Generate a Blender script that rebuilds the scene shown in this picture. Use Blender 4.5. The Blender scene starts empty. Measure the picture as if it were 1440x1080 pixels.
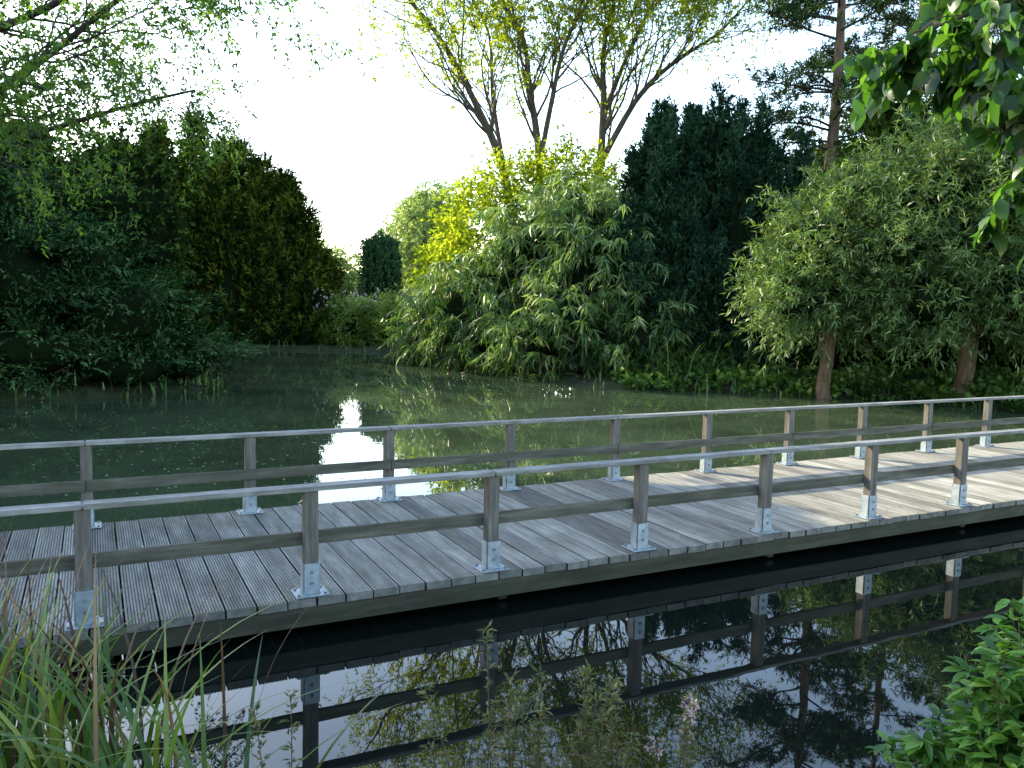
import bpy, math, random, time
import numpy as np
import bmesh
from mathutils import Vector, Matrix
random.seed(7); rng=np.random.default_rng(7)
scene=bpy.context.scene
scene.view_settings.view_transform='Standard'; scene.view_settings.look='None'; scene.view_settings.exposure=0

# ---------------------------------------------------------------- camera
cam=bpy.data.objects.new("camera",bpy.data.cameras.new("camera")); scene.collection.objects.link(cam)
cam.data.sensor_width=36; cam.data.lens=29.1; cam.data.clip_end=4000; cam.data.clip_start=0.05
cam.matrix_world=Matrix.Translation((0,0,3.01))@Matrix.Rotation(math.radians(84.7),4,'X')@Matrix.Rotation(math.radians(1.2),4,'Z')
scene.camera=cam

# ---------------------------------------------------------------- light
AZ,EL=math.radians(-56),math.radians(26)
world=bpy.data.worlds.new("World"); scene.world=world; world.use_nodes=True
nt=world.node_tree; bg=nt.nodes['Background']; sky=nt.nodes.new('ShaderNodeTexSky')
sky.sky_type='NISHITA'; sky.sun_disc=False; sky.sun_elevation=EL; sky.sun_rotation=AZ
sky.air_density=1.25; sky.dust_density=1.1; sky.ozone_density=1.1
nt.links.new(sky.outputs[0],bg.inputs[0]); bg.inputs[1].default_value=0.68
sl=bpy.data.lights.new("sun","SUN"); sl.energy=11; sl.angle=math.radians(0.5); sl.color=(1,0.88,0.62)
so=bpy.data.objects.new("sun",sl); scene.collection.objects.link(so)
S=Vector((math.sin(AZ)*math.cos(EL),math.cos(AZ)*math.cos(EL),math.sin(EL)))
so.rotation_euler=S.to_track_quat('Z','Y').to_euler()

# ---------------------------------------------------------------- helpers
def nrm(a): return a/np.maximum(np.linalg.norm(a,axis=-1,keepdims=True),1e-9)
def runit(n): return nrm(rng.normal(size=(n,3)))
def link(o,parent=None):
    scene.collection.objects.link(o)
    if parent: o.parent=parent
    return o
def empty(name,loc=(0,0,0)):
    e=bpy.data.objects.new(name,None); e.empty_display_size=0.3; e.location=loc; scene.collection.objects.link(e); return e
def mesh_np(name,V,F,mat,tint=None,parent=None,smooth=False):
    me=bpy.data.meshes.new(name); V=np.asarray(V,dtype=np.float32); F=np.asarray(F,dtype=np.int32)
    k=F.shape[1]; n=len(F)
    me.vertices.add(len(V)); me.vertices.foreach_set('co',V.ravel())
    me.loops.add(n*k); me.loops.foreach_set('vertex_index',F.ravel())
    me.polygons.add(n); me.polygons.foreach_set('loop_start',np.arange(0,n*k,k,dtype=np.int32))
    if smooth: me.polygons.foreach_set('use_smooth',np.ones(n,dtype=bool))
    me.update(calc_edges=True)
    if tint is not None:
        at=me.attributes.new('tint','FLOAT','FACE'); at.data.foreach_set('value',np.asarray(tint,dtype=np.float32))
    me.materials.append(mat)
    return link(bpy.data.objects.new(name,me),parent)
TPL={'quad':(np.array([(0,0,0),(.42,-.5,.06),(1,0,-.08),(.42,.5,.06)]),np.array([(0,1,2,3)])),
 'ovate':(np.array([(0,0,0),(.3,0,-.03),(.65,0,-.04),(1,0,-.14),(.12,-.3,.02),(.4,-.5,.05),(.72,-.33,.02),(.12,.3,.02),(.4,.5,.05),(.72,.33,.02)]),
   np.array([(0,4,5,1),(1,5,6,2),(0,1,8,7),(1,2,9,8),(2,6,3,9)]))}
def leaves_arr(P,d,l,w,flat=0.6,tpl='quad'):
    n=len(P); up=np.array([0,0,1.0])*flat+rng.normal(size=(n,3))*(1.05-flat)
    s=nrm(np.cross(d,up)); nn=np.cross(s,d)
    T,Fc=TPL[tpl]
    V=P[:,None]+T[None,:,0,None]*(l[:,None,None]*d[:,None])+T[None,:,1,None]*(w[:,None,None]*s[:,None])+T[None,:,2,None]*(l[:,None,None]*nn[:,None])
    F=Fc[None]+ (np.arange(n)*len(T))[:,None,None]
    return V.reshape(-1,3),F.reshape(-1,4)
class Leaves:
    def __init__(s): s.V=[];s.F=[];s.T=[];s.n=0
    def add(s,P,d,l,w,t,flat=.6,tpl='quad'):
        V,F=leaves_arr(P,d,l,w,flat,tpl); k=len(F)//len(P)
        s.V.append(V); s.F.append(F+s.n); s.T.append(np.repeat(t,k)); s.n+=len(V)
    def shoots(s,O,D,Ls,K,L,W,a=.6,b=.8,c=0.,droop=.1,tint=None,flat=.5,tpl='quad',tv=.35):
        n=len(O); Ls=np.broadcast_to(np.asarray(Ls,float),(n,))*(.7+.6*rng.random(n))
        if tint is None: tint=rng.random(n)
        t=rng.random((n,K))*.92+.08
        P=O[:,None]+D[:,None]*(Ls[:,None]*t)[...,None]; P[...,2]-=droop*Ls[:,None]*t**2
        T=np.repeat(D[:,None],K,1).copy(); T[...,2]-=2*droop*t
        R=nrm(rng.normal(size=(n,K,3)))
        d=a*T+b*R; d[...,2]-=c; d=nrm(d)
        m=n*K; l=L*(.6+.8*rng.random(m)); w=W*(.7+.6*rng.random(m))
        tt=np.clip(tint[:,None]+(rng.random((n,K))-.5)*tv,0,1).ravel()
        s.add(P.reshape(-1,3),d.reshape(-1,3),l,w,tt,flat,tpl)
    def build(s,name,mat,parent=None):
        return mesh_np(name,np.concatenate(s.V),np.concatenate(s.F),mat,np.concatenate(s.T),parent)
class Tube:
    def __init__(s): s.V=[];s.F=[];s.n=0
    def add(s,pts,rad,seg=7):
        pts=np.asarray(pts,float); m=len(pts); rad=np.asarray(rad,float)
        tan=nrm(np.gradient(pts,axis=0)); ref=np.array([.31,.95,.05]) if abs(tan[0][1])<.9 else np.array([1,0,0.])
        A=nrm(np.cross(tan,ref)); B=np.cross(tan,A)
        th=np.arange(seg)/seg*2*np.pi
        V=pts[:,None]+rad[:,None,None]*(np.cos(th)[None,:,None]*A[:,None]+np.sin(th)[None,:,None]*B[:,None])
        i=np.arange(m-1)[:,None]*seg; j=np.arange(seg)[None]; j2=(j+1)%seg
        F=np.stack([i+j,i+j2,i+seg+j2,i+seg+j],-1).reshape(-1,4)
        s.V.append(V.reshape(-1,3)); s.F.append(F+s.n); s.n+=m*seg
    def build(s,name,mat,parent=None): return mesh_np(name,np.concatenate(s.V),np.concatenate(s.F),mat,None,parent,True)
def spline(pts,n=14):
    pts=np.asarray(pts,float); t=np.linspace(0,len(pts)-1,n); out=[]
    for q in t:
        i=min(int(q),len(pts)-2); f=q-i
        p0=pts[max(i-1,0)];p1=pts[i];p2=pts[i+1];p3=pts[min(i+2,len(pts)-1)]
        out.append(.5*((2*p1)+(-p0+p2)*f+(2*p0-5*p1+4*p2-p3)*f*f+(-p0+3*p1-3*p2+p3)*f**3))
    return np.array(out)
def grow(tube,p,d,L,r,depth,tips,up=.12,wander=.22,nch=(3,5),ang=.75,ratio=.55,minr=.008):
    n=7; pts=[np.array(p,float)]; d=nrm(np.array(d,float))
    for i in range(n):
        d=nrm(d+rng.normal(size=3)*wander*.5+np.array([0,0,up*.4])); pts.append(pts[-1]+d*L/n)
    pts=np.array(pts); rad=np.linspace(r,max(r*.35,minr*.6),n+1); tube.add(pts,rad,7 if r>.06 else 4)
    if depth==0:
        for i in (3,5,7): tips.append((pts[i],nrm(pts[i]-pts[i-1])))
        return
    for k in range(random.randint(*nch)):
        f=.3+.7*random.random(); i=min(int(f*n),n-1); q=pts[i]+(pts[i+1]-pts[i])*(f*n-i)
        base=nrm(pts[i+1]-pts[i]); side=nrm(np.cross(base,rng.normal(size=3)))
        nd=nrm(base*math.cos(ang)+side*math.sin(ang))
        grow(tube,q,nd,L*ratio*(.7+.6*random.random()),max(rad[i]*.55,minr),depth-1,tips,up,wander,nch,ang,ratio,minr)
    tips.append((pts[-1],d))
def limb(tube,pts,r0,r1,tips,nb,bl,depth=1,start=.25,**k):
    P=spline(pts,18); rad=np.linspace(r0,r1,18)*(1+rng.normal(size=18)*.03); tube.add(P,rad,9)
    for _ in range(nb):
        f=start+(1-start)*random.random(); i=min(int(f*17),16); base=nrm(P[i+1]-P[i]); side=nrm(np.cross(base,rng.normal(size=3)))
        a=k.get('ang',.75)
        grow(tube,P[i],base*math.cos(a)+side*math.sin(a),bl*(1.25-.7*f)*(.7+.6*random.random()),max(rad[i]*.4,k.get('minr',.01)),depth,tips,**k)
    tips.append((P[-1],nrm(P[-1]-P[-2])))

# ---------------------------------------------------------------- materials
def newmat(name):
    m=bpy.data.materials.new(name); m.use_nodes=True; return m,m.node_tree,m.node_tree.nodes['Principled BSDF']
def leafmat(name,dark,mid,light,trans=.35,tcol=None,rough=.45,spec=.4):
    m,t,b=newmat(name); N=t.nodes
    at=N.new('ShaderNodeAttribute'); at.attribute_name='tint'
    r=N.new('ShaderNodeValToRGB'); e=r.color_ramp.elements; e[0].position=.05; e[0].color=(*dark,1); e[1].position=.95; e[1].color=(*light,1)
    x=e.new(.5); x.color=(*mid,1); t.links.new(at.outputs['Fac'],r.inputs[0])
    if spec>0:
        t.links.new(r.outputs[0],b.inputs['Base Color']); b.inputs['Roughness'].default_value=rough; b.inputs['Specular IOR Level'].default_value=spec
    else:
        N.remove(b); b=N.new('ShaderNodeBsdfDiffuse'); t.links.new(r.outputs[0],b.inputs[0]); t.links.new(b.outputs[0],N['Material Output'].inputs[0])
    if trans>0:
        tr=N.new('ShaderNodeBsdfTranslucent'); mx=N.new('ShaderNodeMixShader'); mx.inputs[0].default_value=trans
        mc=N.new('ShaderNodeMix'); mc.data_type='RGBA'; mc.blend_type='MULTIPLY'; mc.inputs[0].default_value=1
        t.links.new(r.outputs[0],mc.inputs[6]); mc.inputs[7].default_value=(*(tcol or (2.2,2.4,1.0)),1)
        t.links.new(mc.outputs[2],tr.inputs[0])
        t.links.new(b.outputs[0],mx.inputs[1]); t.links.new(tr.outputs[0],mx.inputs[2]); t.links.new(mx.outputs[0],N['Material Output'].inputs[0])
    return m
def noisemat(name,c1,c2,scale=(4,4,4),rough=.85,bump=.3,c3=None,spec=.3,detail=5):
    m,t,b=newmat(name); N=t.nodes
    tc=N.new('ShaderNodeTexCoord'); mp=N.new('ShaderNodeMapping'); mp.inputs['Scale'].default_value=scale
    t.links.new(tc.outputs['Object'],mp.inputs[0]); no=N.new('ShaderNodeTexNoise'); no.inputs['Scale'].default_value=1; no.inputs['Detail'].default_value=detail
    no.inputs['Roughness'].default_value=.65
    t.links.new(mp.outputs[0],no.inputs['Vector']); r=N.new('ShaderNodeValToRGB'); e=r.color_ramp.elements
    e[0].position=.3; e[0].color=(*c1,1); e[1].position=.7; e[1].color=(*c2,1)
    if c3: x=e.new(.5); x.color=(*c3,1)
    t.links.new(no.outputs[0],r.inputs[0]); t.links.new(r.outputs[0],b.inputs['Base Color'])
    b.inputs['Roughness'].default_value=rough; b.inputs['Specular IOR Level'].default_value=spec
    if bump:
        bp=N.new('ShaderNodeBump'); bp.inputs['Strength'].default_value=bump; bp.inputs['Distance'].default_value=.02
        t.links.new(no.outputs[0],bp.inputs['Height']); t.links.new(bp.outputs[0],b.inputs['Normal'])
    return m
def tintmul(m,lo,hi):
    t=m.node_tree; b=t.nodes['Principled BSDF']; src=b.inputs['Base Color'].links[0].from_socket
    at=t.nodes.new('ShaderNodeAttribute'); at.attribute_name='tint'; mr=t.nodes.new('ShaderNodeMapRange'); mr.clamp=False; mr.inputs[3].default_value=lo; mr.inputs[4].default_value=hi
    t.links.new(at.outputs['Fac'],mr.inputs[0]); vm=t.nodes.new('ShaderNodeVectorMath'); vm.operation='SCALE'
    t.links.new(src,vm.inputs[0]); t.links.new(mr.outputs[0],vm.inputs['Scale']); t.links.new(vm.outputs[0],b.inputs['Base Color'])
def stain(m,col,scale,lo,hi,amt,det=6):
    t=m.node_tree; b=t.nodes['Principled BSDF']; src=b.inputs['Base Color'].links[0].from_socket
    tc=t.nodes.new('ShaderNodeTexCoord'); n=t.nodes.new('ShaderNodeTexNoise'); n.inputs['Scale'].default_value=scale; n.inputs['Detail'].default_value=det; n.inputs['Roughness'].default_value=.7
    t.links.new(tc.outputs['Object'],n.inputs['Vector']); mr=t.nodes.new('ShaderNodeMapRange'); mr.inputs[1].default_value=lo; mr.inputs[2].default_value=hi; mr.inputs[4].default_value=amt
    t.links.new(n.outputs[0],mr.inputs[0]); mx=t.nodes.new('ShaderNodeMix'); mx.data_type='RGBA'; t.links.new(mr.outputs[0],mx.inputs[0]); t.links.new(src,mx.inputs[6]); mx.inputs[7].default_value=(*col,1)
    t.links.new(mx.outputs[2],b.inputs['Base Color'])
M_bark=noisemat('bark_mat',(.035,.028,.02),(.11,.09,.065),(9,9,2),.9,.8)
M_barkdk=noisemat('bark_dark_mat',(.02,.017,.013),(.06,.05,.038),(9,9,2),.9,.6)
M_barkred=noisemat('pine_bark_mat',(.06,.04,.03),(.19,.12,.085),(6,6,1.5),.9,.9)
M_barkwil=noisemat('willow_bark_mat',(.05,.033,.02),(.2,.13,.08),(10,10,2),.9,1.)
m=bpy.data.materials.new('foliage_shade_core_mat'); m.use_nodes=True; N=m.node_tree.nodes; N.remove(N['Principled BSDF']); d_=N.new('ShaderNodeBsdfDiffuse'); nz=N.new('ShaderNodeTexNoise'); nz.inputs['Scale'].default_value=3; nz.inputs['Detail'].default_value=1  # near-black green for the hulls that put shaded depth inside crowns
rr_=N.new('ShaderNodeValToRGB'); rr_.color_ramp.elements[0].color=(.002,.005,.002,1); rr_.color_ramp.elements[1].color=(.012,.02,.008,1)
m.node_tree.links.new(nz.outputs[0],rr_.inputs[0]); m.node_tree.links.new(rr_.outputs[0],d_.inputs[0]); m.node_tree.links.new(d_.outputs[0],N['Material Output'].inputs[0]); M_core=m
L_yew=leafmat('yew_leaf_mat',(.006,.015,.003),(.022,.045,.008),(.14,.165,.02),0,spec=0)
L_yewb=leafmat('irish_yew_leaf_mat',(.006,.019,.010),(.018,.048,.026),(.05,.105,.055),0,spec=0)
L_jun=leafmat('juniper_leaf_mat',(.005,.017,.006),(.024,.065,.024),(.09,.17,.06),0,spec=0)
L_bam=leafmat('bamboo_leaf_mat',(.010,.032,.007),(.045,.10,.018),(.19,.26,.08),.25)
L_ash=leafmat('ash_leaf_mat',(.07,.10,.013),(.13,.175,.02),(.23,.26,.03),.58,(2.7,2.7,.9),spec=0)
L_wil=leafmat('willow_leaf_mat',(.026,.056,.014),(.075,.13,.034),(.19,.26,.09),.28,(2.0,2.2,.9))
L_bg=leafmat('broadleaf_mat',(.018,.038,.01),(.04,.075,.018),(.09,.13,.03),.3,spec=0)
L_bgd=leafmat('dense_broadleaf_mat',(.010,.022,.006),(.026,.055,.012),(.07,.11,.022),0,spec=0)
L_pine=leafmat('pine_needle_mat',(.015,.035,.015),(.045,.08,.03),(.14,.19,.05),0,spec=0)
L_far=leafmat('distant_haze_leaf_mat',(.12,.18,.07),(.18,.25,.10),(.26,.32,.14),.45,(1.8,1.8,1.2),spec=0)  # lightened so distance haze sits in the leaf colour
L_near=leafmat('alder_leaf_mat',(.015,.038,.010),(.035,.085,.018),(.08,.15,.03),.45,(2.2,2.6,.8),.35,.5)
L_rob=leafmat('robinia_leaf_mat',(.026,.058,.012),(.055,.11,.02),(.13,.21,.035),.45,(2.3,2.5,.8),.45,.4)
L_shrub=leafmat('shrub_leaf_mat',(.035,.09,.016),(.075,.18,.028),(.15,.28,.045),.35,(1.8,2,.7),.4)
L_sedge=leafmat('sedge_mat',(.03,.07,.012),(.08,.15,.025),(.2,.23,.06),.3,(1.7,1.9,.7),.4)
L_dry=leafmat('dry_reed_mat',(.05,.028,.018),(.12,.07,.042),(.28,.18,.08),.25,(1.3,1.2,.9))
L_flower=leafmat('flower_mat',(.35,.22,.26),(.5,.36,.4),(.65,.55,.55),.3,(1.2,1.1,1.1))
L_ivy=leafmat('ivy_leaf_mat',(.02,.05,.012),(.06,.13,.022),(.17,.26,.05),.3)

# ---------------------------------------------------------------- terrain
poly=np.array([(-60,9),(-14,6.6),(-6,5.9),(-2.6,5.3),(-1.6,4.1),(2.2,4.1),(3.1,4.9),(4.6,5.6),(13,8),(19,12),(21,20),(17,25),(14.6,29),(9,30.6),(3.5,31.6),(-1.5,37),(-4,43),(-6,51.5),(-13,53),(-24,52),(-25,42),(-13,31),(-10.2,28.8),(-11.5,25.6),(-15,23.3),(-24,20),(-60,18)],float)
def sdist(X,Y):
    p=np.stack([X,Y],-1); dm=np.full(X.shape,1e9); ins=np.zeros(X.shape,bool)
    for i in range(len(poly)):
        a=poly[i]; b=poly[(i+1)%len(poly)]; ab=b-a; t=np.clip(((p-a)@ab)/(ab@ab),0,1)
        dm=np.minimum(dm,np.linalg.norm(p-(a+t[...,None]*ab),axis=-1))
        c=((a[1]>Y)!=(b[1]>Y))&(X<(b[0]-a[0])*(Y-a[1])/(b[1]-a[1]+1e-12)+a[0]); ins^=c
    return np.where(ins,-dm,dm)
def hgt(X,Y):
    X=np.asarray(X,float);Y=np.asarray(Y,float); s=sdist(X,Y)+.25*np.sin(X*1.3+.4*Y)*np.cos(Y*1.1)
    h=np.where(s<0,np.maximum(s*.7,-1.3),.32*(1-np.exp(-np.maximum(s,0)*1.6)))
    h=h+np.where(s>2,.25*np.clip((s-2)/8,0,1),0)
    r=np.sqrt(X**2+Y**2); k=np.clip((4.6-r)/2.6,0,1); k=k*k*(3-2*k)
    return h+np.where(s>0,1.1*k,0)+.03*np.sin(X*2.1)*np.sin(Y*1.7)*(s>0)
ax=np.concatenate([-np.geomspace(2500,46,14),np.arange(-44,34,.55),np.geomspace(35,2500,14)])
ay=np.concatenate([-np.geomspace(2500,9,14),np.arange(-8,66,.55),np.geomspace(67,2500,16)])
GX,GY=np.meshgrid(ax,ay); GZ=hgt(GX,GY); nx,ny=len(ax),len(ay)
i=np.arange(ny-1)[:,None]*nx; j=np.arange(nx-1)[None]
F=np.stack([i+j,i+j+1,i+nx+j+1,i+nx+j],-1).reshape(-1,4)
M_ground=noisemat('ground_mat',(.018,.016,.009),(.04,.055,.016),(1.3,1.3,1.3),.95,.6,(.025,.032,.012))
mesh_np('ground',np.stack([GX,GY,GZ],-1).reshape(-1,3),F,M_ground,smooth=True)

# water
m,t,b=newmat('water_mat'); N=t.nodes
geo=N.new('ShaderNodeNewGeometry')
def ns(scale,det,vec=None):
    n=N.new('ShaderNodeTexNoise'); n.inputs['Scale'].default_value=scale; n.inputs['Detail'].default_value=det; t.links.new(vec or geo.outputs['Position'],n.inputs['Vector']); return n
b.inputs['Roughness'].default_value=.012; b.inputs['IOR'].default_value=1.48
dp=N.new('ShaderNodeVectorMath'); dp.operation='DOT_PRODUCT'; t.links.new(geo.outputs['Position'],dp.inputs[0]); dp.inputs[1].default_value=(-.453,.891,0)
side=N.new('ShaderNodeMapRange'); t.links.new(dp.outputs['Value'],side.inputs[0]); side.inputs[1].default_value=8.5; side.inputs[2].default_value=10.5
n1=ns(.3,7); n1.inputs['Roughness'].default_value=.65
r1=N.new('ShaderNodeMapRange'); t.links.new(n1.outputs[0],r1.inputs[0]); r1.inputs[1].default_value=.35; r1.inputs[2].default_value=.7; r1.inputs[3].default_value=.45; r1.inputs[4].default_value=1
mu=N.new('ShaderNodeMath'); mu.operation='MULTIPLY'; t.links.new(side.outputs[0],mu.inputs[0]); t.links.new(r1.outputs[0],mu.inputs[1])
cr=N.new('ShaderNodeMix'); cr.data_type='RGBA'; cr.inputs[6].default_value=(.004,.006,.005,1); cr.inputs[7].default_value=(.058,.085,.045,1)
t.links.new(mu.outputs[0],cr.inputs[0]); t.links.new(cr.outputs[2],b.inputs['Base Color'])
n2=ns(1.3,2)
bp=N.new('ShaderNodeBump'); bp.inputs['Strength'].default_value=.03; bp.inputs['Distance'].default_value=.05; t.links.new(n2.outputs[0],bp.inputs['Height']); t.links.new(bp.outputs[0],b.inputs['Normal'])
M_water=m
mesh_np('water',[(-60,2,0),(30,2,0),(30,60,0),(-60,60,0)],[(0,1,2,3)],M_water)
n=9000; X=rng.uniform(-24,20,n); Y=rng.uniform(9,52,n); s=sdist(X,Y); side_=( -.453*X+.891*Y)>11
cl=np.sin(X*.5+np.sin(Y*.3)*2)+np.cos(Y*.45+X*.2)+rng.normal(size=n)*.5
ok=(s<-.15)&side_&((cl>.5)|(s>-1.0)); X=X[ok];Y=Y[ok]; n=len(X)
P=np.stack([X,Y,np.full(n,.006)],-1); d=rng.normal(size=(n,3)); d[:,2]=0; d=nrm(d)
V,F=leaves_arr(P,d,rng.uniform(.03,.1,n),rng.uniform(.02,.06,n),1.05); V[:,2]=.006
mesh_np('duckweed',V,F,leafmat('duckweed_mat',(.05,.08,.03),(.1,.14,.05),(.25,.26,.16),0),rng.random(n))

# ---------------------------------------------------------------- bridge
bridge=empty('footbridge',(-3.44,6.54,.36)); bridge.rotation_euler=(0,0,math.atan2(.453,.891))
S0,S1,WID=-7.3,23.8,3.24
M_deck=noisemat('deck_wood_mat',(.17,.164,.145),(.40,.388,.35),(9,1.2,9),.85,.25,(.275,.267,.24),spec=.2); tintmul(M_deck,.52,1.2); stain(M_deck,(.10,.10,.07),1.1,.5,.75,.65); stain(M_deck,(.05,.045,.03),9,.66,.72,.8,3)
M_rail=noisemat('rail_wood_mat',(.045,.042,.032),(.17,.16,.13),(1.4,14,14),.85,.35,(.09,.085,.066)); stain(M_rail,(.05,.058,.03),1.5,.45,.7,.6)
M_post=noisemat('post_wood_mat',(.065,.058,.05),(.21,.19,.165),(14,14,1.4),.85,.35,(.12,.108,.094)); stain(M_post,(.05,.05,.03),2.2,.5,.75,.5)
M_top=noisemat('handrail_wood_mat',(.12,.118,.11),(.33,.33,.32),(1.6,16,16),.7,.3,(.20,.197,.19)); stain(M_top,(.08,.08,.06),2.5,.48,.68,.65)
M_fas=noisemat('beam_wood_mat',(.025,.022,.015),(.085,.075,.05),(1.2,8,8),.85,.35,(.045,.042,.028)); stain(M_fas,(.03,.04,.018),1.5,.4,.7,.6)
M_galv=noisemat('galvanised_steel_mat',(.22,.27,.31),(.42,.47,.51),(9,9,9),.5,.05); M_galv.node_tree.nodes['Principled BSDF'].inputs['Metallic'].default_value=.4
stain(M_galv,(.15,.16,.15),6,.5,.75,.6)
M_bolt=noisemat('bolt_mat',(.12,.12,.12),(.25,.25,.25),(20,20,20),.4,.05)
V=[];F=[];T=[];pitch=.262;bw=.246;ng=9;x=S0
while x<S1:
    prof=[(0,-.075),(0,-.005),(.006,0)]
    g=(bw-.02)/ng
    for q in range(ng):
        a=.01+q*g; prof+=[(a+g*.18,0),(a+g*.28,-.006),(a+g*.62,-.006),(a+g*.72,0)]
    prof+=[(bw-.006,0),(bw,-.005),(bw,-.075)]
    y0=-.14+rng.normal()*.010; y1=WID+.14+rng.normal()*.010; sk=rng.normal()*.002; x_=x+rng.normal()*.0018; dz=rng.normal()*.0022
    o=len(V); k=len(prof)
    for (y,s_) in ((y0,0),(y1,sk)):
        V+=[(x_+a+s_,y,z+dz) for a,z in prof]
    tt=float(np.clip(rng.normal(.5,.3),0,1))
    for q in range(k-1):
        groove=prof[q][1]==-.006 and prof[q+1][1]==-.006
        edge=min(prof[q][1],prof[q+1][1])<-.02
        F.append((o+q,o+q+1,o+k+q+1,o+k+q)); T.append(-.5 if edge else (tt*(.25 if groove else 1)-(.4 if groove else 0)))
    F.append(tuple(o+q for q in range(k))); T.append(tt*.4-.2); F.append(tuple(o+k+q for q in range(k))); T.append(tt*.4-.2)
    x+=pitch
me=bpy.data.meshes.new('deck_boards'); me.from_pydata(V,[],F); me.update()
at=me.attributes.new('tint','FLOAT','FACE'); at.data.foreach_set('value',np.array(T,dtype=np.float32)); me.materials.append(M_deck)
link(bpy.data.objects.new('deck_boards',me),bridge)
def boxes(name,lst,mat,bev=.006,parent=bridge):
    bm=bmesh.new()
    for (x0,x1,y0,y1,z0,z1) in lst:
        r=bmesh.ops.create_cube(bm,size=1,matrix=Matrix.Translation(((x0+x1)/2,(y0+y1)/2,(z0+z1)/2))@Matrix.Diagonal((x1-x0,y1-y0,z1-z0,1)))
    if bev: bmesh.ops.bevel(bm,geom=bm.edges[:],offset=bev,segments=2,affect='EDGES')
    me=bpy.data.meshes.new(name); bm.to_mesh(me); bm.free(); me.materials.append(mat)
    return link(bpy.data.objects.new(name,me),parent)
SP=1.83; idx=range(-3,13)
posts=[];br=[];bolts=[]
for k in idx:
    s=k*SP
    for sd,yc in ((-1,0.0),(1,WID)):
        j=rng.normal()*.004
        posts.append((s-.062+j,s+.062+j,yc-.058,yc+.058,.02,.965))
        br.append((s-.15,s+.15,yc-.125,yc+.125,.007,.018))
        br.append((s-.068,s+.068,yc-.0705,yc-.0605,.019,.30)); br.append((s-.068,s+.068,yc+.0605,yc+.0705,.019,.30))
        br.append((s-.0775,s-.0675,yc-.055,yc+.055,.019,.30)); br.append((s+.0675,s+.0775,yc-.055,yc+.055,.019,.30))
        for bx in (-.12,.12):
            for by in (-.09,.09): bolts.append((s+bx-.014,s+bx+.014,yc+by-.014,yc+by+.014,.019,.034))
        for bz in (.12,.22):
            bolts.append((s-.014,s+.014,yc-.082,yc-.071,bz-.014,bz+.014)); bolts.append((s-.014,s+.014,yc+.071,yc+.082,bz-.014,bz+.014))
boxes('posts',posts,M_post); boxes('post_shoes',br,M_galv,.002); boxes('bolts',bolts,M_bolt,.003)
mid=[];top=[]
for sd,yc,ins in ((-1,0,1),(1,WID,-1)):
    k=-4
    while k<13:
        a=max(k*SP+.003,S0); bb=min((k+2)*SP-.003,S1)
        yy=yc+ins*.062
        y0,y1=sorted((yy,yy+ins*.045)); mid.append((a,bb,y0,y1,.44,.565))
        top.append((a,bb,yc-.08,yc+.08,.967+rng.normal()*.001,1.010)); k+=2
boxes('mid_rails',mid,M_rail); boxes('handrails',top,M_top,.008)
boxes('edge_beams',[(S0,S1,-.13,-.07,-.255,-.080),(S0,S1,WID+.07,WID+.13,-.255,-.080),(S0,S1,WID*.33-.05,WID*.33+.05,-.24,-.080),(S0,S1,WID*.66-.05,WID*.66+.05,-.24,-.080)],M_fas)
piles=[]
for k in range(-2,12,2):
    for yc in (.35,WID-.35): piles.append((k*SP-.09,k*SP+.09,yc-.09,yc+.09,-1.6,-.23))
    piles.append((k*SP+.095,k*SP+.2,.0,WID,-.34,-.26))
boxes('piles',piles,M_fas,.01)
sc=[]
x=S0
while x<S1:
    for yc in (.22,WID-.22,WID*.5):
        for q in (.06,.19): sc.append((x+q-.008,x+q+.008,yc-.008,yc+.008,-.004,.003))
    x+=pitch
boxes('screws',sc,M_bolt,0)

# ---------------------------------------------------------------- vegetation generators
def blob_core(blobs,scale,name,parent,mat=None):  # added dark lumpy hulls inside foliage, standing in for shade
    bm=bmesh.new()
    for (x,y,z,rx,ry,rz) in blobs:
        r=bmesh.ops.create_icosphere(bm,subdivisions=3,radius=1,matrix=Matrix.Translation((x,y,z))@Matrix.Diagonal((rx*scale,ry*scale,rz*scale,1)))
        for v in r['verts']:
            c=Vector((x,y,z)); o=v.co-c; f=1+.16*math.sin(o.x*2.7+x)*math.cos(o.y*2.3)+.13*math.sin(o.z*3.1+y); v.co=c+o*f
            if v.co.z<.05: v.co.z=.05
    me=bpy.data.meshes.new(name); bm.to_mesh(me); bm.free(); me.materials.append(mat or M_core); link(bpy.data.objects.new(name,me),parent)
def blob_pts(blobs,n,lo=.72,hi=1.08,zmin=.1):
    w=np.array([b[3]*b[5]+b[4]*b[5] for b in blobs]); w=w/w.sum(); ch=rng.choice(len(blobs),n,p=w); B=np.array(blobs)[ch]
    u=runit(n); r=rng.uniform(lo,hi,n)[:,None]; lump=1+.14*np.sin(u[:,:1]*7+B[:,:1])*np.cos(u[:,2:3]*6+B[:,1:2])
    P=B[:,:3]+u*B[:,3:6]*r*lump; ok=P[:,2]>zmin
    for b in blobs:
        q=(((P-np.array(b[:3]))/np.array(b[3:6]))**2).sum(1); ok&=q>lo*lo*.8
    return P[ok],nrm(u/B[:,3:6])[ok]
def clumptint(P,sc=1.1):
    return np.clip(.5+.28*np.sin(P[:,0]*sc*1.7+P[:,2]*sc)*np.cos(P[:,1]*sc*1.3+P[:,2]*sc*1.9)+rng.normal(size=len(P))*.22,0,1)
def bush(name,blobs,mat,n,K,Ls,L,W,up=.2,core=.74,par=None,**k):
    e=par or empty(name); lv=Leaves(); P,u=blob_pts(blobs,n); D=nrm(u+rng.normal(size=P.shape)*.35+np.array([0,0,up]))
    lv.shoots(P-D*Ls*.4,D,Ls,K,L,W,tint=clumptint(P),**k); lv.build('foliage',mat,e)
    if core: blob_core(blobs,core,'shade_core',e)
    return e
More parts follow.
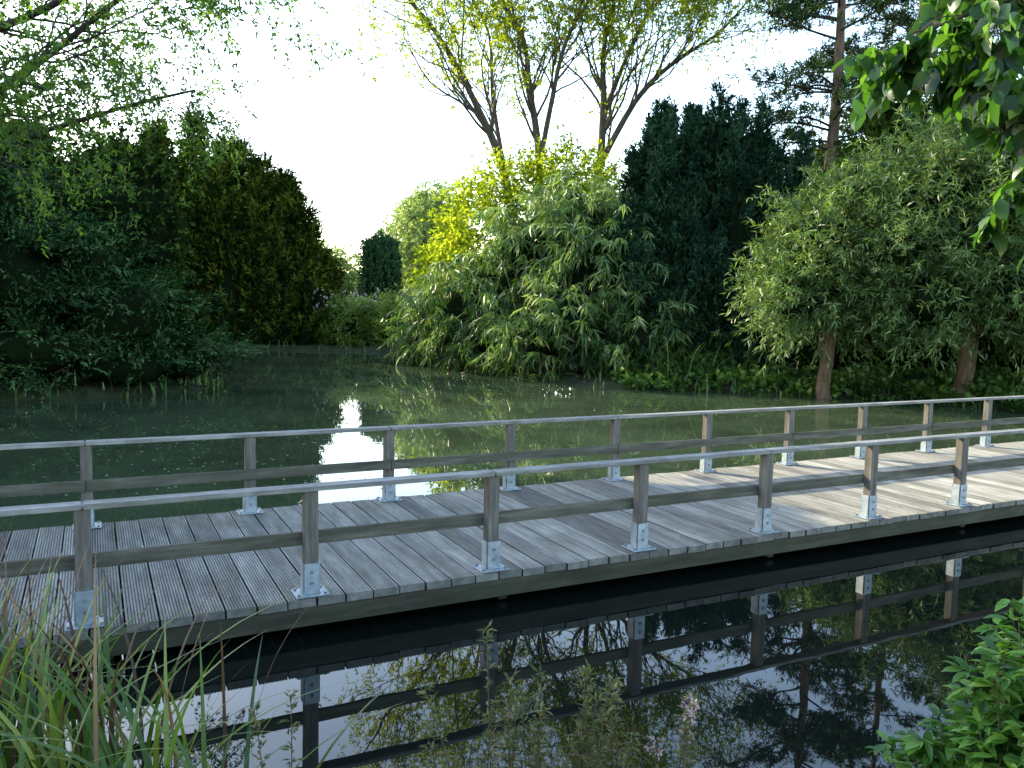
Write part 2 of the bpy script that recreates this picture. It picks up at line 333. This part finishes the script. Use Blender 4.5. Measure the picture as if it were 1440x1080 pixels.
def plumes(name,pl,mat,dens,Ls=.5,K=10,L=.17,W=.055,out=.45,core=.72,taper=.55,spread=.25):
    e=empty(name); lv=Leaves(); Os=[];Ds=[]
    bm=bmesh.new()
    for (x,y,h,r) in pl:
        n=int(dens*h*r); z=rng.random(n)**.85; th=rng.random(n)*2*np.pi
        prof=np.minimum(1,((1-z)**taper)*1.25)*(.8+.2*np.minimum(1,z*4))
        lean=rng.normal(size=2)*spread
        rr=r*prof*rng.uniform(.72,1.12,n)*(1+.16*np.sin(z*h*1.9+th*3))+.04
        P=np.stack([x+lean[0]*z+np.cos(th)*rr,y+lean[1]*z+np.sin(th)*rr,z*h+.1],-1)
        D=nrm(np.stack([np.cos(th)*out,np.sin(th)*out,np.full(n,.95)],-1)+rng.normal(size=(n,3))*.2)
        ok=np.ones(n,bool)
        for (x2,y2,h2,r2) in pl:
            if (x2,y2)==(x,y) or abs(x2-x)+abs(y2-y)>3: continue
            ok&=~((np.hypot(P[:,0]-x2,P[:,1]-y2)<r2*.6)&(P[:,2]<h2*.75))
        Os.append(P[ok]);Ds.append(D[ok])
        seg=10
        rings=[]
        for zz in np.linspace(0,.9,8):
            pr=min(1,((1-zz)**taper)*1.2)*core*r
            rings.append([bm.verts.new((x+lean[0]*zz+math.cos(a*2*math.pi/seg)*pr,y+lean[1]*zz+math.sin(a*2*math.pi/seg)*pr,zz*h+.05)) for a in range(seg)])
        for q in range(7):
            for a in range(seg): bm.faces.new((rings[q][a],rings[q][(a+1)%seg],rings[q+1][(a+1)%seg],rings[q+1][a]))
        bm.faces.new(rings[-1])
    P=np.concatenate(Os);D=np.concatenate(Ds)
    tt=clumptint(P,1.4)
    lv.shoots(P,D,Ls,K,L,W,a=.8,b=.6,droop=.02,tint=tt,flat=.2); lv.build('foliage',mat,e)
    me=bpy.data.meshes.new('shade_core'); bm.to_mesh(me); bm.free(); me.materials.append(M_core); link(bpy.data.objects.new('shade_core',me),e)  # added dark cones within the plumes block light and give shaded depth
    return e
# -- Irish yew
pl=[]
for q in range(40):
    a=random.random()*2*math.pi; f=math.sqrt(random.random()); x=8.2+2.9*f*math.cos(a); y=36.8+2.3*f*math.sin(a)
    h=11.5-abs(x-8.4)**2*.16+random.uniform(-1.2,.6); pl.append((x,y,h,random.uniform(.42,.68)))
pl+=[(4.8,35.5,7.2,1.0),(5.3,34.6,5.2,1.1),(6.3,34,4.2,1.2),(11.0,35.5,9.6,.8),(8.3,34.2,5.6,1.2),(10.1,34.2,5.0,1.2),(11.9,36.5,10.2,.6),(7.1,35,8,.7),(9.3,34.9,8.6,.7),(4.9,36.6,9.6,.7),(5.4,37.2,10.2,.7)]
plumes('irish_yew_tree',pl,L_yewb,95,Ls=.5,K=11,L=.2,W=.06,taper=.8)
# -- left yew mass
pl=[]
for (x,h) in ((-27,12.5),(-25.5,13.2),(-24.3,13.9),(-23,13.3),(-21.7,14.2),(-20.5,13.4),(-19.3,14.1),(-18.4,13.4),(-17.3,12.6),(-16.3,11.5),(-15.4,10.3),(-14.7,9.2),(-14.0,8.2),(-13.3,6.8),(-12.7,5.2)):
    for dy in (0,1.6,3.0):
        pl.append((x+random.uniform(-.6,.5),54.6+dy+random.uniform(-.5,.5),h*random.uniform(.62,.8) if dy==0 else h*random.uniform(.88,1.08),random.uniform(.75,1.15)))
plumes('yew_tree',pl,L_yew,50,Ls=.85,K=9,L=.34,W=.10,out=.7,taper=.85)
# -- junipers
jb=[(-16.5,27,3.0,3.2,2.6,2.6),(-13.2,27.8,2.2,2.6,2.2,2.0),(-18.6,30,5.0,3.4,2.6,2.5),(-11.5,28.4,1.1,1.8,1.6,1.1),(-15.2,25.2,1.2,2.6,1.7,1.3),(-19,24,1.6,3.2,2.4,2.0),(-15.5,30.5,4.0,2.2,2.0,1.6),(-22,28,4.8,3.5,3,3.6),(-12.6,26.4,.8,2.2,1.4,.9),(-17.5,23.2,.8,2.6,1.4,1.0),(-21,31,6.4,3,2.6,2.2)]
e=empty('juniper_bush'); lv=Leaves(); P,u=blob_pts(jb,12000,.6,1.18,.0); u2=u.copy(); u2[:,2]*=.2; D=nrm(u2+rng.normal(size=P.shape)*.22+np.array([0,0,.2]))
band=np.sin(P[:,2]*4.2+P[:,0]*.9+1.5*np.sin(P[:,1]*.8+P[:,0]*.5)); lay=(band>-.1)|(rng.random(len(P))<.18); P=P[lay]; D=D[lay]; band=band[lay]
tt=np.clip(clumptint(P,1.6)-.12+.4*band,0,1)  # lighter tint along spray layers imitates light catching their tops
lv.shoots(P-D*.3,D,1.2,14,.19,.055,a=.9,b=.5,droop=.14,tint=tt,flat=.75); lv.build('foliage',L_jun,e); blob_core(jb,.6,'shade_core',e)
bush('holly_tree',[(-25,40,6,4,3,5),(-21,44,7,4,3,5),(-30,38,7,5,4,7)],L_bgd,2500,10,.9,.3,.16,flat=.5)
# -- bamboo thicket
bb=[(-4,42.5,2.0,1.8,1.8,1.8),(-1.4,40,2.8,2.7,2.4,2.6),(1.3,39.2,5.2,2.8,2.4,2.8),(4.0,36.6,4.6,2.6,2.2,2.9),(2.2,35,2.2,2.8,2.0,1.9),(-.5,37.8,1.5,2.0,1.4,1.5),(5.4,34,1.8,2.2,1.6,1.8),(3.0,38.6,7.0,2.0,1.8,1.9)]
e=empty('bamboo_thicket'); lv=Leaves(); P,u=blob_pts(bb,4000,.68,1.3); D=nrm(u*np.array([1,1,.4])+rng.normal(size=P.shape)*.35+np.array([0,0,.5]))
keep=(np.sin(P[:,0]*2.1+P[:,2]*1.3)+np.sin(P[:,2]*2.3-P[:,0]*.9+P[:,1])>-.9)|(rng.random(len(P))<.35); P=P[keep];D=D[keep]
lv.shoots(P-D*.4,D,.85,14,.55,.078,a=.35,b=.6,c=.6,droop=.5,tint=np.clip(clumptint(P,1.3)+.04*(P[:,2]-3),0,1),flat=.5); lv.build('foliage',L_bam,e)  # tint rises with height: backlit tops and shaded foot put into leaf colour
tb=Tube()
for q in range(90):
    b_=random.choice(bb); x=b_[0]+random.uniform(-1,1)*b_[3]*.7; y=b_[1]+random.uniform(-.6,.6); z=b_[2]+b_[5]
    tx=x+random.gauss(0,.8); tb.add(spline([(x,y,0),(x+(tx-x)*.3,y,z*.6),(tx,y-.3,z*1.08)],6),np.linspace(.03,.008,6),4)
tb.build('canes',noisemat('cane_mat',(.07,.09,.03),(.16,.18,.06),(4,4,4),.5,.1),e); blob_core(bb,.66,'cane_shade_core',e)  # dark hulls added among the canes as painted shade
# -- sunlit shrub between ash stems
bush('elder_shrub',[(-1.8,44,6.8,2.2,2,2.6),(1.2,44.5,8.2,2.4,2,2.6),(4.2,44,8.0,2.2,1.8,2.4),(-3.4,46,4.6,1.8,1.8,2.6),(-.4,45,9.2,1.8,1.6,2.0),(3,45.5,10,1.8,1.6,1.8)],L_ash,3000,9,1.2,.24,.12,core=0,flat=.4)
# -- ash tree
ash=empty('ash_tree'); tb=Tube(); tips=[]; Y=46.6
kw=dict(up=.22,wander=.3,nch=(3,5),ang=.6,ratio=.6,minr=.018)
limb(tb,[(1.0,Y,0),(.2,Y,6),(-.8,Y-.3,10.7),(-2.2,Y-1,13.7),(-4.0,Y-2,16.7),(-6.4,Y-2.5,19.5),(-8,Y-3,22)],.32,.03,tips,27,5.4,start=.4,**kw)
limb(tb,[(1.2,Y,0),(1.3,Y,7),(1.2,Y,11.5),(.6,Y,15),(.1,Y+.4,18),(-2.4,Y+.8,21.5),(-3.2,Y+1,24)],.3,.03,tips,27,5,start=.4,**kw)
limb(tb,[(1.2,Y,10.6),(1.8,Y-.6,14),(2.3,Y-1.2,16.5),(3.3,Y-1.6,19.2),(4,Y-2,23)],.17,.03,tips,20,4.6,start=.2,**kw)
limb(tb,[(3.6,Y+.4,0),(4.2,Y+.4,6),(4.6,Y+.2,10.7),(4.7,Y,14.3),(4.6,Y,17),(5.2,Y,20.3),(5.6,Y,24)],.33,.03,tips,27,5,start=.4,**kw)
limb(tb,[(4.6,Y,11),(6.4,Y-.8,14.3),(8.2,Y-1.2,16.1),(10.6,Y-1.6,17.7),(12.5,Y-2,20)],.19,.03,tips,26,4.8,start=.2,**kw)
limb(tb,[(4.7,Y,13.6),(6.2,Y+1,17.5),(7.6,Y+1.6,20.5),(8.5,Y+2,23)],.15,.03,tips,20,4.6,start=.2,**kw)
limb(tb,[(-.6,Y,10.2),(-1.4,Y+1,14.5),(-1.8,Y+1.5,18.5),(-4,Y+2,22)],.15,.03,tips,20,4.6,start=.2,**kw)
tb.build('trunk_and_limbs',M_bark,ash)
P=np.array([q[0] for q in tips]);D=np.array([q[1] for q in tips])
rep=3; P3=np.repeat(P,rep,0)+rng.normal(size=(len(P)*rep,3))*.45; D3=nrm(np.repeat(D,rep,0)+rng.normal(size=P3.shape)*.6)
lv=Leaves(); lv.shoots(P3,D3,.8,9,.22,.085,a=.5,b=.9,c=.25,droop=.3,flat=.4); lv.build('foliage',L_ash,ash)
# -- pines
def pine(X0,Y0,h,nb,Lr):
    e=empty('pine_tree'); tb=Tube()
    tb.add(spline([(X0,Y0,0),(X0-.1,Y0,h*.3),(X0+.1,Y0,h*.54),(X0+.05,Y0,h*.77),(X0,Y0,h)],20),np.linspace(.36,.1,20),10); tb2=Tube(); Os=[];Ds=[]
    for q in range(nb):
        z=random.uniform(h*.32,h*.97); a=random.random()*2*math.pi; L=random.uniform(*Lr)*(1 if z<h*.8 else .7); dx,dy=math.cos(a),math.sin(a)
        pts=spline([(X0,Y0,z),(X0+dx*L*.5,Y0+dy*L*.5,z+.3),(X0+dx*L,Y0+dy*L,z+random.uniform(-.4,.9))],8); tb2.add(pts,np.linspace(.07,.02,8),5)
        for k in range(int(L*13)):
            f=random.uniform(.4,1); p=pts[min(int(f*7),7)]+np.array([random.gauss(0,.45),random.gauss(0,.45),random.gauss(.12,.13)]); Os.append(p); Ds.append((dx*.4+random.gauss(0,.5),dy*.4+random.gauss(0,.5),.6))
    tb.build('trunk',M_barkred,e); tb2.build('branches',M_barkdk,e)
    lv=Leaves(); Os=np.array(Os);Ds=nrm(np.array(Ds)); lv.shoots(Os,Ds,.45,16,.28,.055,a=.4,b=.9,flat=.1); lv.build('needles',L_pine,e)
pine(15.25,41,26,72,(2.2,4.8)); pine(21,45,25,60,(2.4,5))
# -- pollard willows
def willow(name,x,y,trunk_h,blobs,n,tr):
    e=empty(name); tb=Tube()
    tb.add(spline([(x+.05,y,-.2),(x-.05,y,.4),(x+.06,y,trunk_h*.6),(x,y,trunk_h)],10),[tr*1.35,tr*1.1,tr,tr*.93,tr*.9,tr*.9,tr*.92,tr*1.02,tr*1.15,tr*.8],12)
    for q in range(26):
        b_=random.choice(blobs); a=runit(1)[0]; tgt=np.array(b_[:3])+a*np.array(b_[3:6])*.8; 
        if tgt[2]<trunk_h*.8: continue
        st=np.array([x,y,trunk_h-.1]); md=(st+tgt)/2+np.array([0,0,.6]); tb.add(spline([st,md,tgt],8),np.linspace(.09,.02,8),5)
    tb.build('trunk',M_barkwil,e)
    lv=Leaves(); P,u=blob_pts(blobs,n,.5,1.22,.9); c=np.array([x,y,trunk_h+.5]); D=nrm(nrm(P-c)*.8+u*.3+rng.normal(size=P.shape)*.35+np.array([0,0,.2]))
    lv.shoots(P-D*.5,D,1.3,18,.28,.05,a=.65,b=.7,c=.12,droop=.4,tint=clumptint(P,1.2),flat=.4); lv.build('foliage',L_wil,e)
    blob_core(blobs,.6,'shade_core',e)
willow('willow_tree',11.2,29.6,2.5,[(11.0,29.8,5.0,2.1,2.0,2.5),(10.0,29.3,3.7,1.6,1.5,1.4),(12.4,30,4.3,1.8,1.6,1.9),(11.9,30.2,6.6,1.6,1.5,1.7)],2300,.26)
willow('willow_tree',15.7,28.7,2.4,[(15.4,29.2,6.6,3.0,2.8,3.3),(18.6,28.8,5.8,3.2,2.6,3.9),(13.2,28.8,5.6,1.9,2.0,2.4),(17.4,27,4.0,2.6,1.6,2.0),(14.0,27.6,3.6,1.7,1.4,1.4),(16.8,28.4,8.6,2.6,2.2,2.2)],5000,.32)
# -- backdrop broadleaf trees
def crown(name,x,y,h,r,mat=L_bgd,n=2200,L=.36,W=.2,tr=.3,core=.62):
    e=empty(name); tb=Tube(); tb.add(spline([(x,y,-.2),(x+.2,y,h*.4),(x,y,h*.8)],8),np.linspace(tr,tr*.3,8),8); blobs=[]
    for q in range(9):
        a=random.random()*6.28; f=random.random()**.5; zz=random.uniform(.35,.85); rr=r*random.uniform(.35,.55)
        blobs.append((x+math.cos(a)*r*.6*f,y+math.sin(a)*r*.6*f,h*zz,rr,rr,rr*1.1))
        tb.add([(x,y,h*zz*.6),(blobs[-1][0],blobs[-1][1],h*zz)],[tr*.4,tr*.1],5)
    tb.build('trunk',M_barkdk,e); lv=Leaves(); P,u=blob_pts(blobs,n,.6,1.15,.5); D=nrm(u+rng.normal(size=P.shape)*.5)
    lv.shoots(P-D*.3,D,.9,9,L,W,tint=clumptint(P,1.),flat=.5,droop=.2,c=.15); lv.build('foliage',mat,e)
    if core: blob_core(blobs,core,'shade_core',e)
crown('maple_tree',21,42,15,6.5,L_bg); crown('maple_tree',27,38,17,7,L_bg); crown('maple_tree',15.5,45,12,4.6)
crown('maple_tree',26,29,12,5.5); crown('maple_tree',18.5,36,9,4.5)
bush('laurel_hedge',[(9,37.5,1.6,2.5,1.5,2.0),(13,35,1.8,3,1.5,2.2),(17.5,34,2.0,3,1.6,2.5),(22,33,2.2,3.4,2,2.8),(27,31,2.2,3.4,2,3)],L_bgd,2000,9,.7,.28,.15,core=.85)
crown('lime_tree',-33,60,15,7,L_bg); crown('lime_tree',-27.5,66,14,6,L_bg)
crown('beech_tree',-21,21.5,16,5.5,n=1000,L=.45,W=.3,core=.85); crown('beech_tree',-27,29,14,5.5,n=700,L=.45,W=.3,core=.85); crown('beech_tree',-20,13,15,6,n=900,L=.45,W=.3,core=.85)
pl=[(-11.9+math.cos(a)*r_,74+math.sin(a)*r_,8.9-r_*.5+random.uniform(-.1,.1),.5) for r_,k in ((0,1),(.7,6),(1.35,11)) for a in [q*2*math.pi/k for q in range(k)]]
plumes('columnar_yew_tree',pl,leafmat('topiary_leaf_mat',(.018,.045,.02),(.045,.10,.045),(.08,.16,.07),0,spec=0),60,Ls=.5,K=8,L=.24,W=.1,out=.3,spread=.05)
crown('weeping_willow_tree',-10,92,15,6.6,L_far,n=2800,L=.6,W=.2,core=0)
crown('poplar_tree',-23,108,10,5,L_far,n=1200,L=.6,W=.25,core=0); crown('poplar_tree',-17,112,9,4.5,L_far,n=1200,L=.6,W=.25,core=0)
bl=[(-75+q*7+random.uniform(-2,2),125+random.uniform(-6,6),3,5.5,4,random.uniform(3,5)) for q in range(26)]
bush('distant_trees',bl,L_far,5000,8,1.5,.9,.5,core=0)
# far-bank flowering plants
fb=[(-12.6+q*.95,54.2+random.uniform(-.4,1.2),1.2+random.uniform(-.2,.4),.95,.9,1.7+random.uniform(-.3,.6)) for q in range(9)]+[(-5,50,1.3,1.4,1.2,1.8),(-4.5,46.5,1.3,1.4,1.4,1.8)]
e=bush('joe_pye_weed',fb,leafmat('weed_leaf_mat',(.06,.10,.02),(.13,.19,.035),(.21,.28,.07),.38),2800,9,.7,.28,.09,up=.6,core=.55)
lv=Leaves(); n=110; P=np.stack([rng.uniform(-13.0,-4.6,n),rng.uniform(53.4,54.6,n),rng.uniform(2.5,3.9,n)],-1); lv.shoots(P,nrm(np.array([[0,0,1.]]*n)+rng.normal(size=(n,3))*.4),.2,10,.1,.07); lv.build('flower_heads',L_flower,e)
def ribbons(name,base,H,W,mat,bend=.5,seg=6,tint=None,par=None):
    n=len(base); a=rng.random(n)*2*np.pi; d=np.stack([np.cos(a),np.sin(a),0*a],-1)
    side=np.stack([-d[:,1],d[:,0],0*a],-1); t=np.linspace(0,1,seg+1); bd=bend*(.4+1.2*rng.random(n))*H
    C=base[:,None]+d[:,None]*(bd[:,None]*t**2.2)[...,None]; C[...,2]+=H[:,None]*(t-.28*(bd/H)[:,None]*t**3.2)
    w=W*(1-t**2.5)*.5+.0006; tw=side[:,None]+.25*d[:,None]*np.sin(t*3)[None,:,None]
    V=np.stack([C-tw*w[None,:,None],C+tw*w[None,:,None]],2).reshape(-1,3)
    i=(np.arange(n)*(seg+1)*2)[:,None]+(np.arange(seg)*2)[None]; F=np.stack([i,i+1,i+3,i+2],-1).reshape(-1,4)
    if tint is None: tint=rng.random(n)
    return mesh_np(name,V,F,mat,np.repeat(tint,seg),par)
n=420; bx=np.concatenate([rng.normal(6.6,.8,260),rng.uniform(4,10,160)]); by=31.9+rng.random(n)*1.2
ribbons('reed_clump',np.stack([bx,by,np.zeros(n)],-1),rng.uniform(.8,2.4,n),.045,L_bam,.8)
n=11000; X=rng.uniform(4,24,n); Y=rng.uniform(18,34,n); s=sdist(X,Y); ok=(s>-.45)&(s<5); X=X[ok];Y=Y[ok]; Z=np.maximum(hgt(X,Y),0)+rng.random(len(X))**2*.55+.03
lv=Leaves(); P=np.stack([X,Y,Z],-1); lv.shoots(P,nrm(rng.normal(size=P.shape)+np.array([0,0,.6])),.3,5,.19,.18,flat=.85,tint=clumptint(P,.9)); lv.build('ivy_groundcover',L_ivy)
n=7000; X=rng.uniform(-24,16,n); Y=rng.uniform(21,55,n); s=sdist(X,Y); ok=(np.abs(s-.15)<.6); X=X[ok];Y=Y[ok]; P=np.stack([X,Y,np.maximum(hgt(X,Y),0)],-1)
ribbons('shore_grass',P,rng.uniform(.25,.8,len(P)),.05,L_bam,.5)

# -- upper left tree
e=empty('robinia_tree'); tb=Tube(); tips=[]; kw=dict(up=.02,wander=.35,nch=(3,5),ang=.7,ratio=.6,minr=.006)
limb(tb,[(-12.5,14,0),(-12.4,14,4),(-12,14,8),(-12,14,12)],.3,.08,tips,6,3,start=.5,**kw)
limb(tb,[(-12.3,14,4.6),(-10.2,13.9,5.4),(-8.4,13.7,6.3),(-7.2,13.5,7.0),(-6.0,13.2,7.7),(-5,13,7.9)],.10,.02,tips,22,2.3,start=.3,**kw)
limb(tb,[(-12.2,14,5.6),(-10,14,6.8),(-8,14.2,7.7),(-6.5,14.2,8.5),(-4.8,14,9.2)],.10,.02,tips,20,2.3,start=.3,**kw)
limb(tb,[(-12.3,14,4.0),(-10.6,13.2,4.8),(-9,12.4,5.6),(-7.6,12.0,6.1),(-6.6,11.8,5.9)],.08,.02,tips,12,1.6,start=.3,**kw)
limb(tb,[(-12.3,14,4.3),(-10.6,14.8,5.2),(-9,15.4,5.9),(-7.2,15.8,6.6),(-6,15.8,6.9)],.08,.02,tips,12,1.8,start=.3,**kw)
tb.build('trunk_and_limbs',M_barkdk,e); P=np.array([q[0] for q in tips]);D=np.array([q[1] for q in tips])
rep=3; P3=np.repeat(P,rep,0)+rng.normal(size=(len(P)*rep,3))*.15; D3=nrm(np.repeat(D,rep,0)+rng.normal(size=P3.shape)*.6)
lv=Leaves(); lv.shoots(P3,D3,.36,10,.10,.038,a=.4,b=.9,c=.2,droop=.35,flat=.5); lv.build('foliage',L_rob,e)
# -- alder branches at upper right
e=empty('alder_tree'); tb=Tube(); tips=[]; kw=dict(up=-.12,wander=.3,nch=(2,4),ang=.6,ratio=.6,minr=.0025)
tb.add(spline([(3.6,3.6,.2),(3.5,3.5,2.5),(3.3,3.3,5),(3.2,3.2,7)],12),np.linspace(.16,.08,12),10)
limb(tb,[(3.35,3.35,4.4),(2.7,3.1,4.45),(2.1,2.95,4.27),(1.7,2.9,4.1),(1.4,2.9,3.98)],.016,.004,tips,14,.34,start=.45,**kw)
limb(tb,[(3.35,3.35,4.0),(2.8,3.0,4.1),(2.3,2.8,3.95),(1.95,2.75,3.78),(1.72,2.75,3.62)],.016,.004,tips,14,.28,start=.45,**kw)
limb(tb,[(3.35,3.35,3.9),(2.8,3.0,3.95),(2.3,2.9,3.8),(2.0,2.9,3.6),(1.85,2.9,3.4)],.016,.004,tips,10,.24,start=.45,**kw)
limb(tb,[(3.35,3.35,4.8),(2.6,3.3,4.9),(2.1,3.2,4.65),(1.75,3.15,4.35)],.016,.004,tips,10,.36,start=.4,**kw)
tb.build('trunk_and_limbs',M_barkdk,e); P=np.array([q[0] for q in tips]);D=np.array([q[1] for q in tips])
lv=Leaves(); P3=np.repeat(P,2,0); D3=nrm(np.repeat(D,2,0)+rng.normal(size=P3.shape)*.5); lv.shoots(P3,D3,.09,3,.075,.05,a=.3,b=.7,c=.7,droop=.3,flat=.4,tpl='ovate'); lv.build('foliage',L_near,e)

# -- foreground plants
def onbank(n,cx,cy,sx,sy):
    X=rng.normal(cx,sx,n);Y=rng.normal(cy,sy,n); return np.stack([X,Y,np.maximum(hgt(X,Y),-.1)-.03],-1)
B=np.concatenate([onbank(75,-2.7,4.6,.3,.25),onbank(65,-2.0,4.2,.3,.2),onbank(30,-3.2,4.8,.3,.25)])
e=empty('sedge_clump'); ribbons('green_blades',B,rng.uniform(.6,1.4,len(B)),.03,L_sedge,.7,10,par=e)
B=onbank(34,-2.6,4.7,.5,.3); ribbons('dry_blades',B,rng.uniform(.9,1.7,len(B)),.022,L_dry,.45,9,par=e)
B=onbank(90,-3.6,5.2,.35,.25); ribbons('reed_stalks',B,rng.uniform(1.0,1.75,len(B)),.016,L_dry,.35,7)
L_dry_stem=noisemat('stem_mat',(.06,.045,.025),(.13,.09,.045),(20,20,20),.7,0)
L_weed=leafmat('loosestrife_leaf_mat',(.04,.06,.018),(.08,.10,.03),(.16,.13,.06),.3)
def herb(name,pts,H,flower=True):
    e=empty(name); tb=Tube(); Lf=Leaves(); Fl=Leaves()
    for (x,y),h in zip(pts,H):
        z=float(hgt(x,y)); tipx=x+random.gauss(0,.06); tipy=y+random.gauss(0,.05); p=spline([(x,y,z-.05),((x+tipx)/2+random.gauss(0,.02),(y+tipy)/2,z+h*.5),(tipx,tipy,z+h)],16)
        tb.add(p,np.linspace(.005,.002,16),4)
        k=13; O=np.repeat(p[3:],6,0)+rng.normal(size=(k*6,3))*.006; D=nrm(rng.normal(size=O.shape)*np.array([1,1,.2])+np.array([0,0,.6])); Lf.shoots(O,D,.02,2,.042,.012,a=1,b=.3,tint=rng.random(k*6),flat=.7)
        if flower:
            O=p[-3:].repeat(6,0)+rng.normal(size=(18,3))*.016; Fl.shoots(O,nrm(rng.normal(size=O.shape)+np.array([0,0,.5])),.015,4,.018,.012)
    tb.build('stems',L_dry_stem,e); Lf.build('leaves',L_weed,e)
    if flower: Fl.build('flowers',L_flower,e)
pts=[(random.gauss(.12,.19),random.gauss(3.75,.12)) for _ in range(17)]+[(random.gauss(.45,.1),3.7) for _ in range(7)]+[(-.04,3.9),(-1.05,3.8),(-1.1,3.75)]
herb('purple_loosestrife',pts,[random.uniform(.55,.95) for _ in pts[:-3]]+[1.2,.85,.75],False)
pts=[(.88,3.8),(.84,3.78),(.93,3.85),(.8,3.8)]; herb('pink_willowherb',pts,[.86,.8,.72,.65],True)
e=empty('dogwood_shrub'); tb=Tube(); lv=Leaves(); Os=[];Ds=[]
for q in range(120):
    x=2.5+abs(random.gauss(0,.42));y=random.gauss(4.35,.25); z=float(hgt(x,y)); h=random.uniform(.6,1.1)*(.72 if x<2.65 else 1.0)+min(.4,max(0,(x-2.6)*.7))
    tx=x+random.gauss(0,.08); ty=y+random.gauss(0,.12); p=spline([(x,y,z),((x+tx)/2,(y+ty)/2,z+h*.55),(tx,ty,z+h)],8); tb.add(p,np.linspace(.006,.002,8),4)
    for k in range(2,8):
        for w in range(4): Os.append(p[k]); Ds.append((random.gauss(0,1),random.gauss(0,1),random.uniform(-.1,.6)))
tb.build('stems',L_dry_stem,e); Os=np.array(Os);Ds=nrm(np.array(Ds)); lv.shoots(Os,Ds,.05,2,.10,.05,a=1,b=.3,c=.1,droop=.2,flat=.85,tpl='ovate'); lv.build('foliage',L_shrub,e)
B=onbank(60,2.3,4.05,.15,.1); ribbons('bank_grass',B,rng.uniform(.3,.55,60),.018,L_sedge,.8,8)
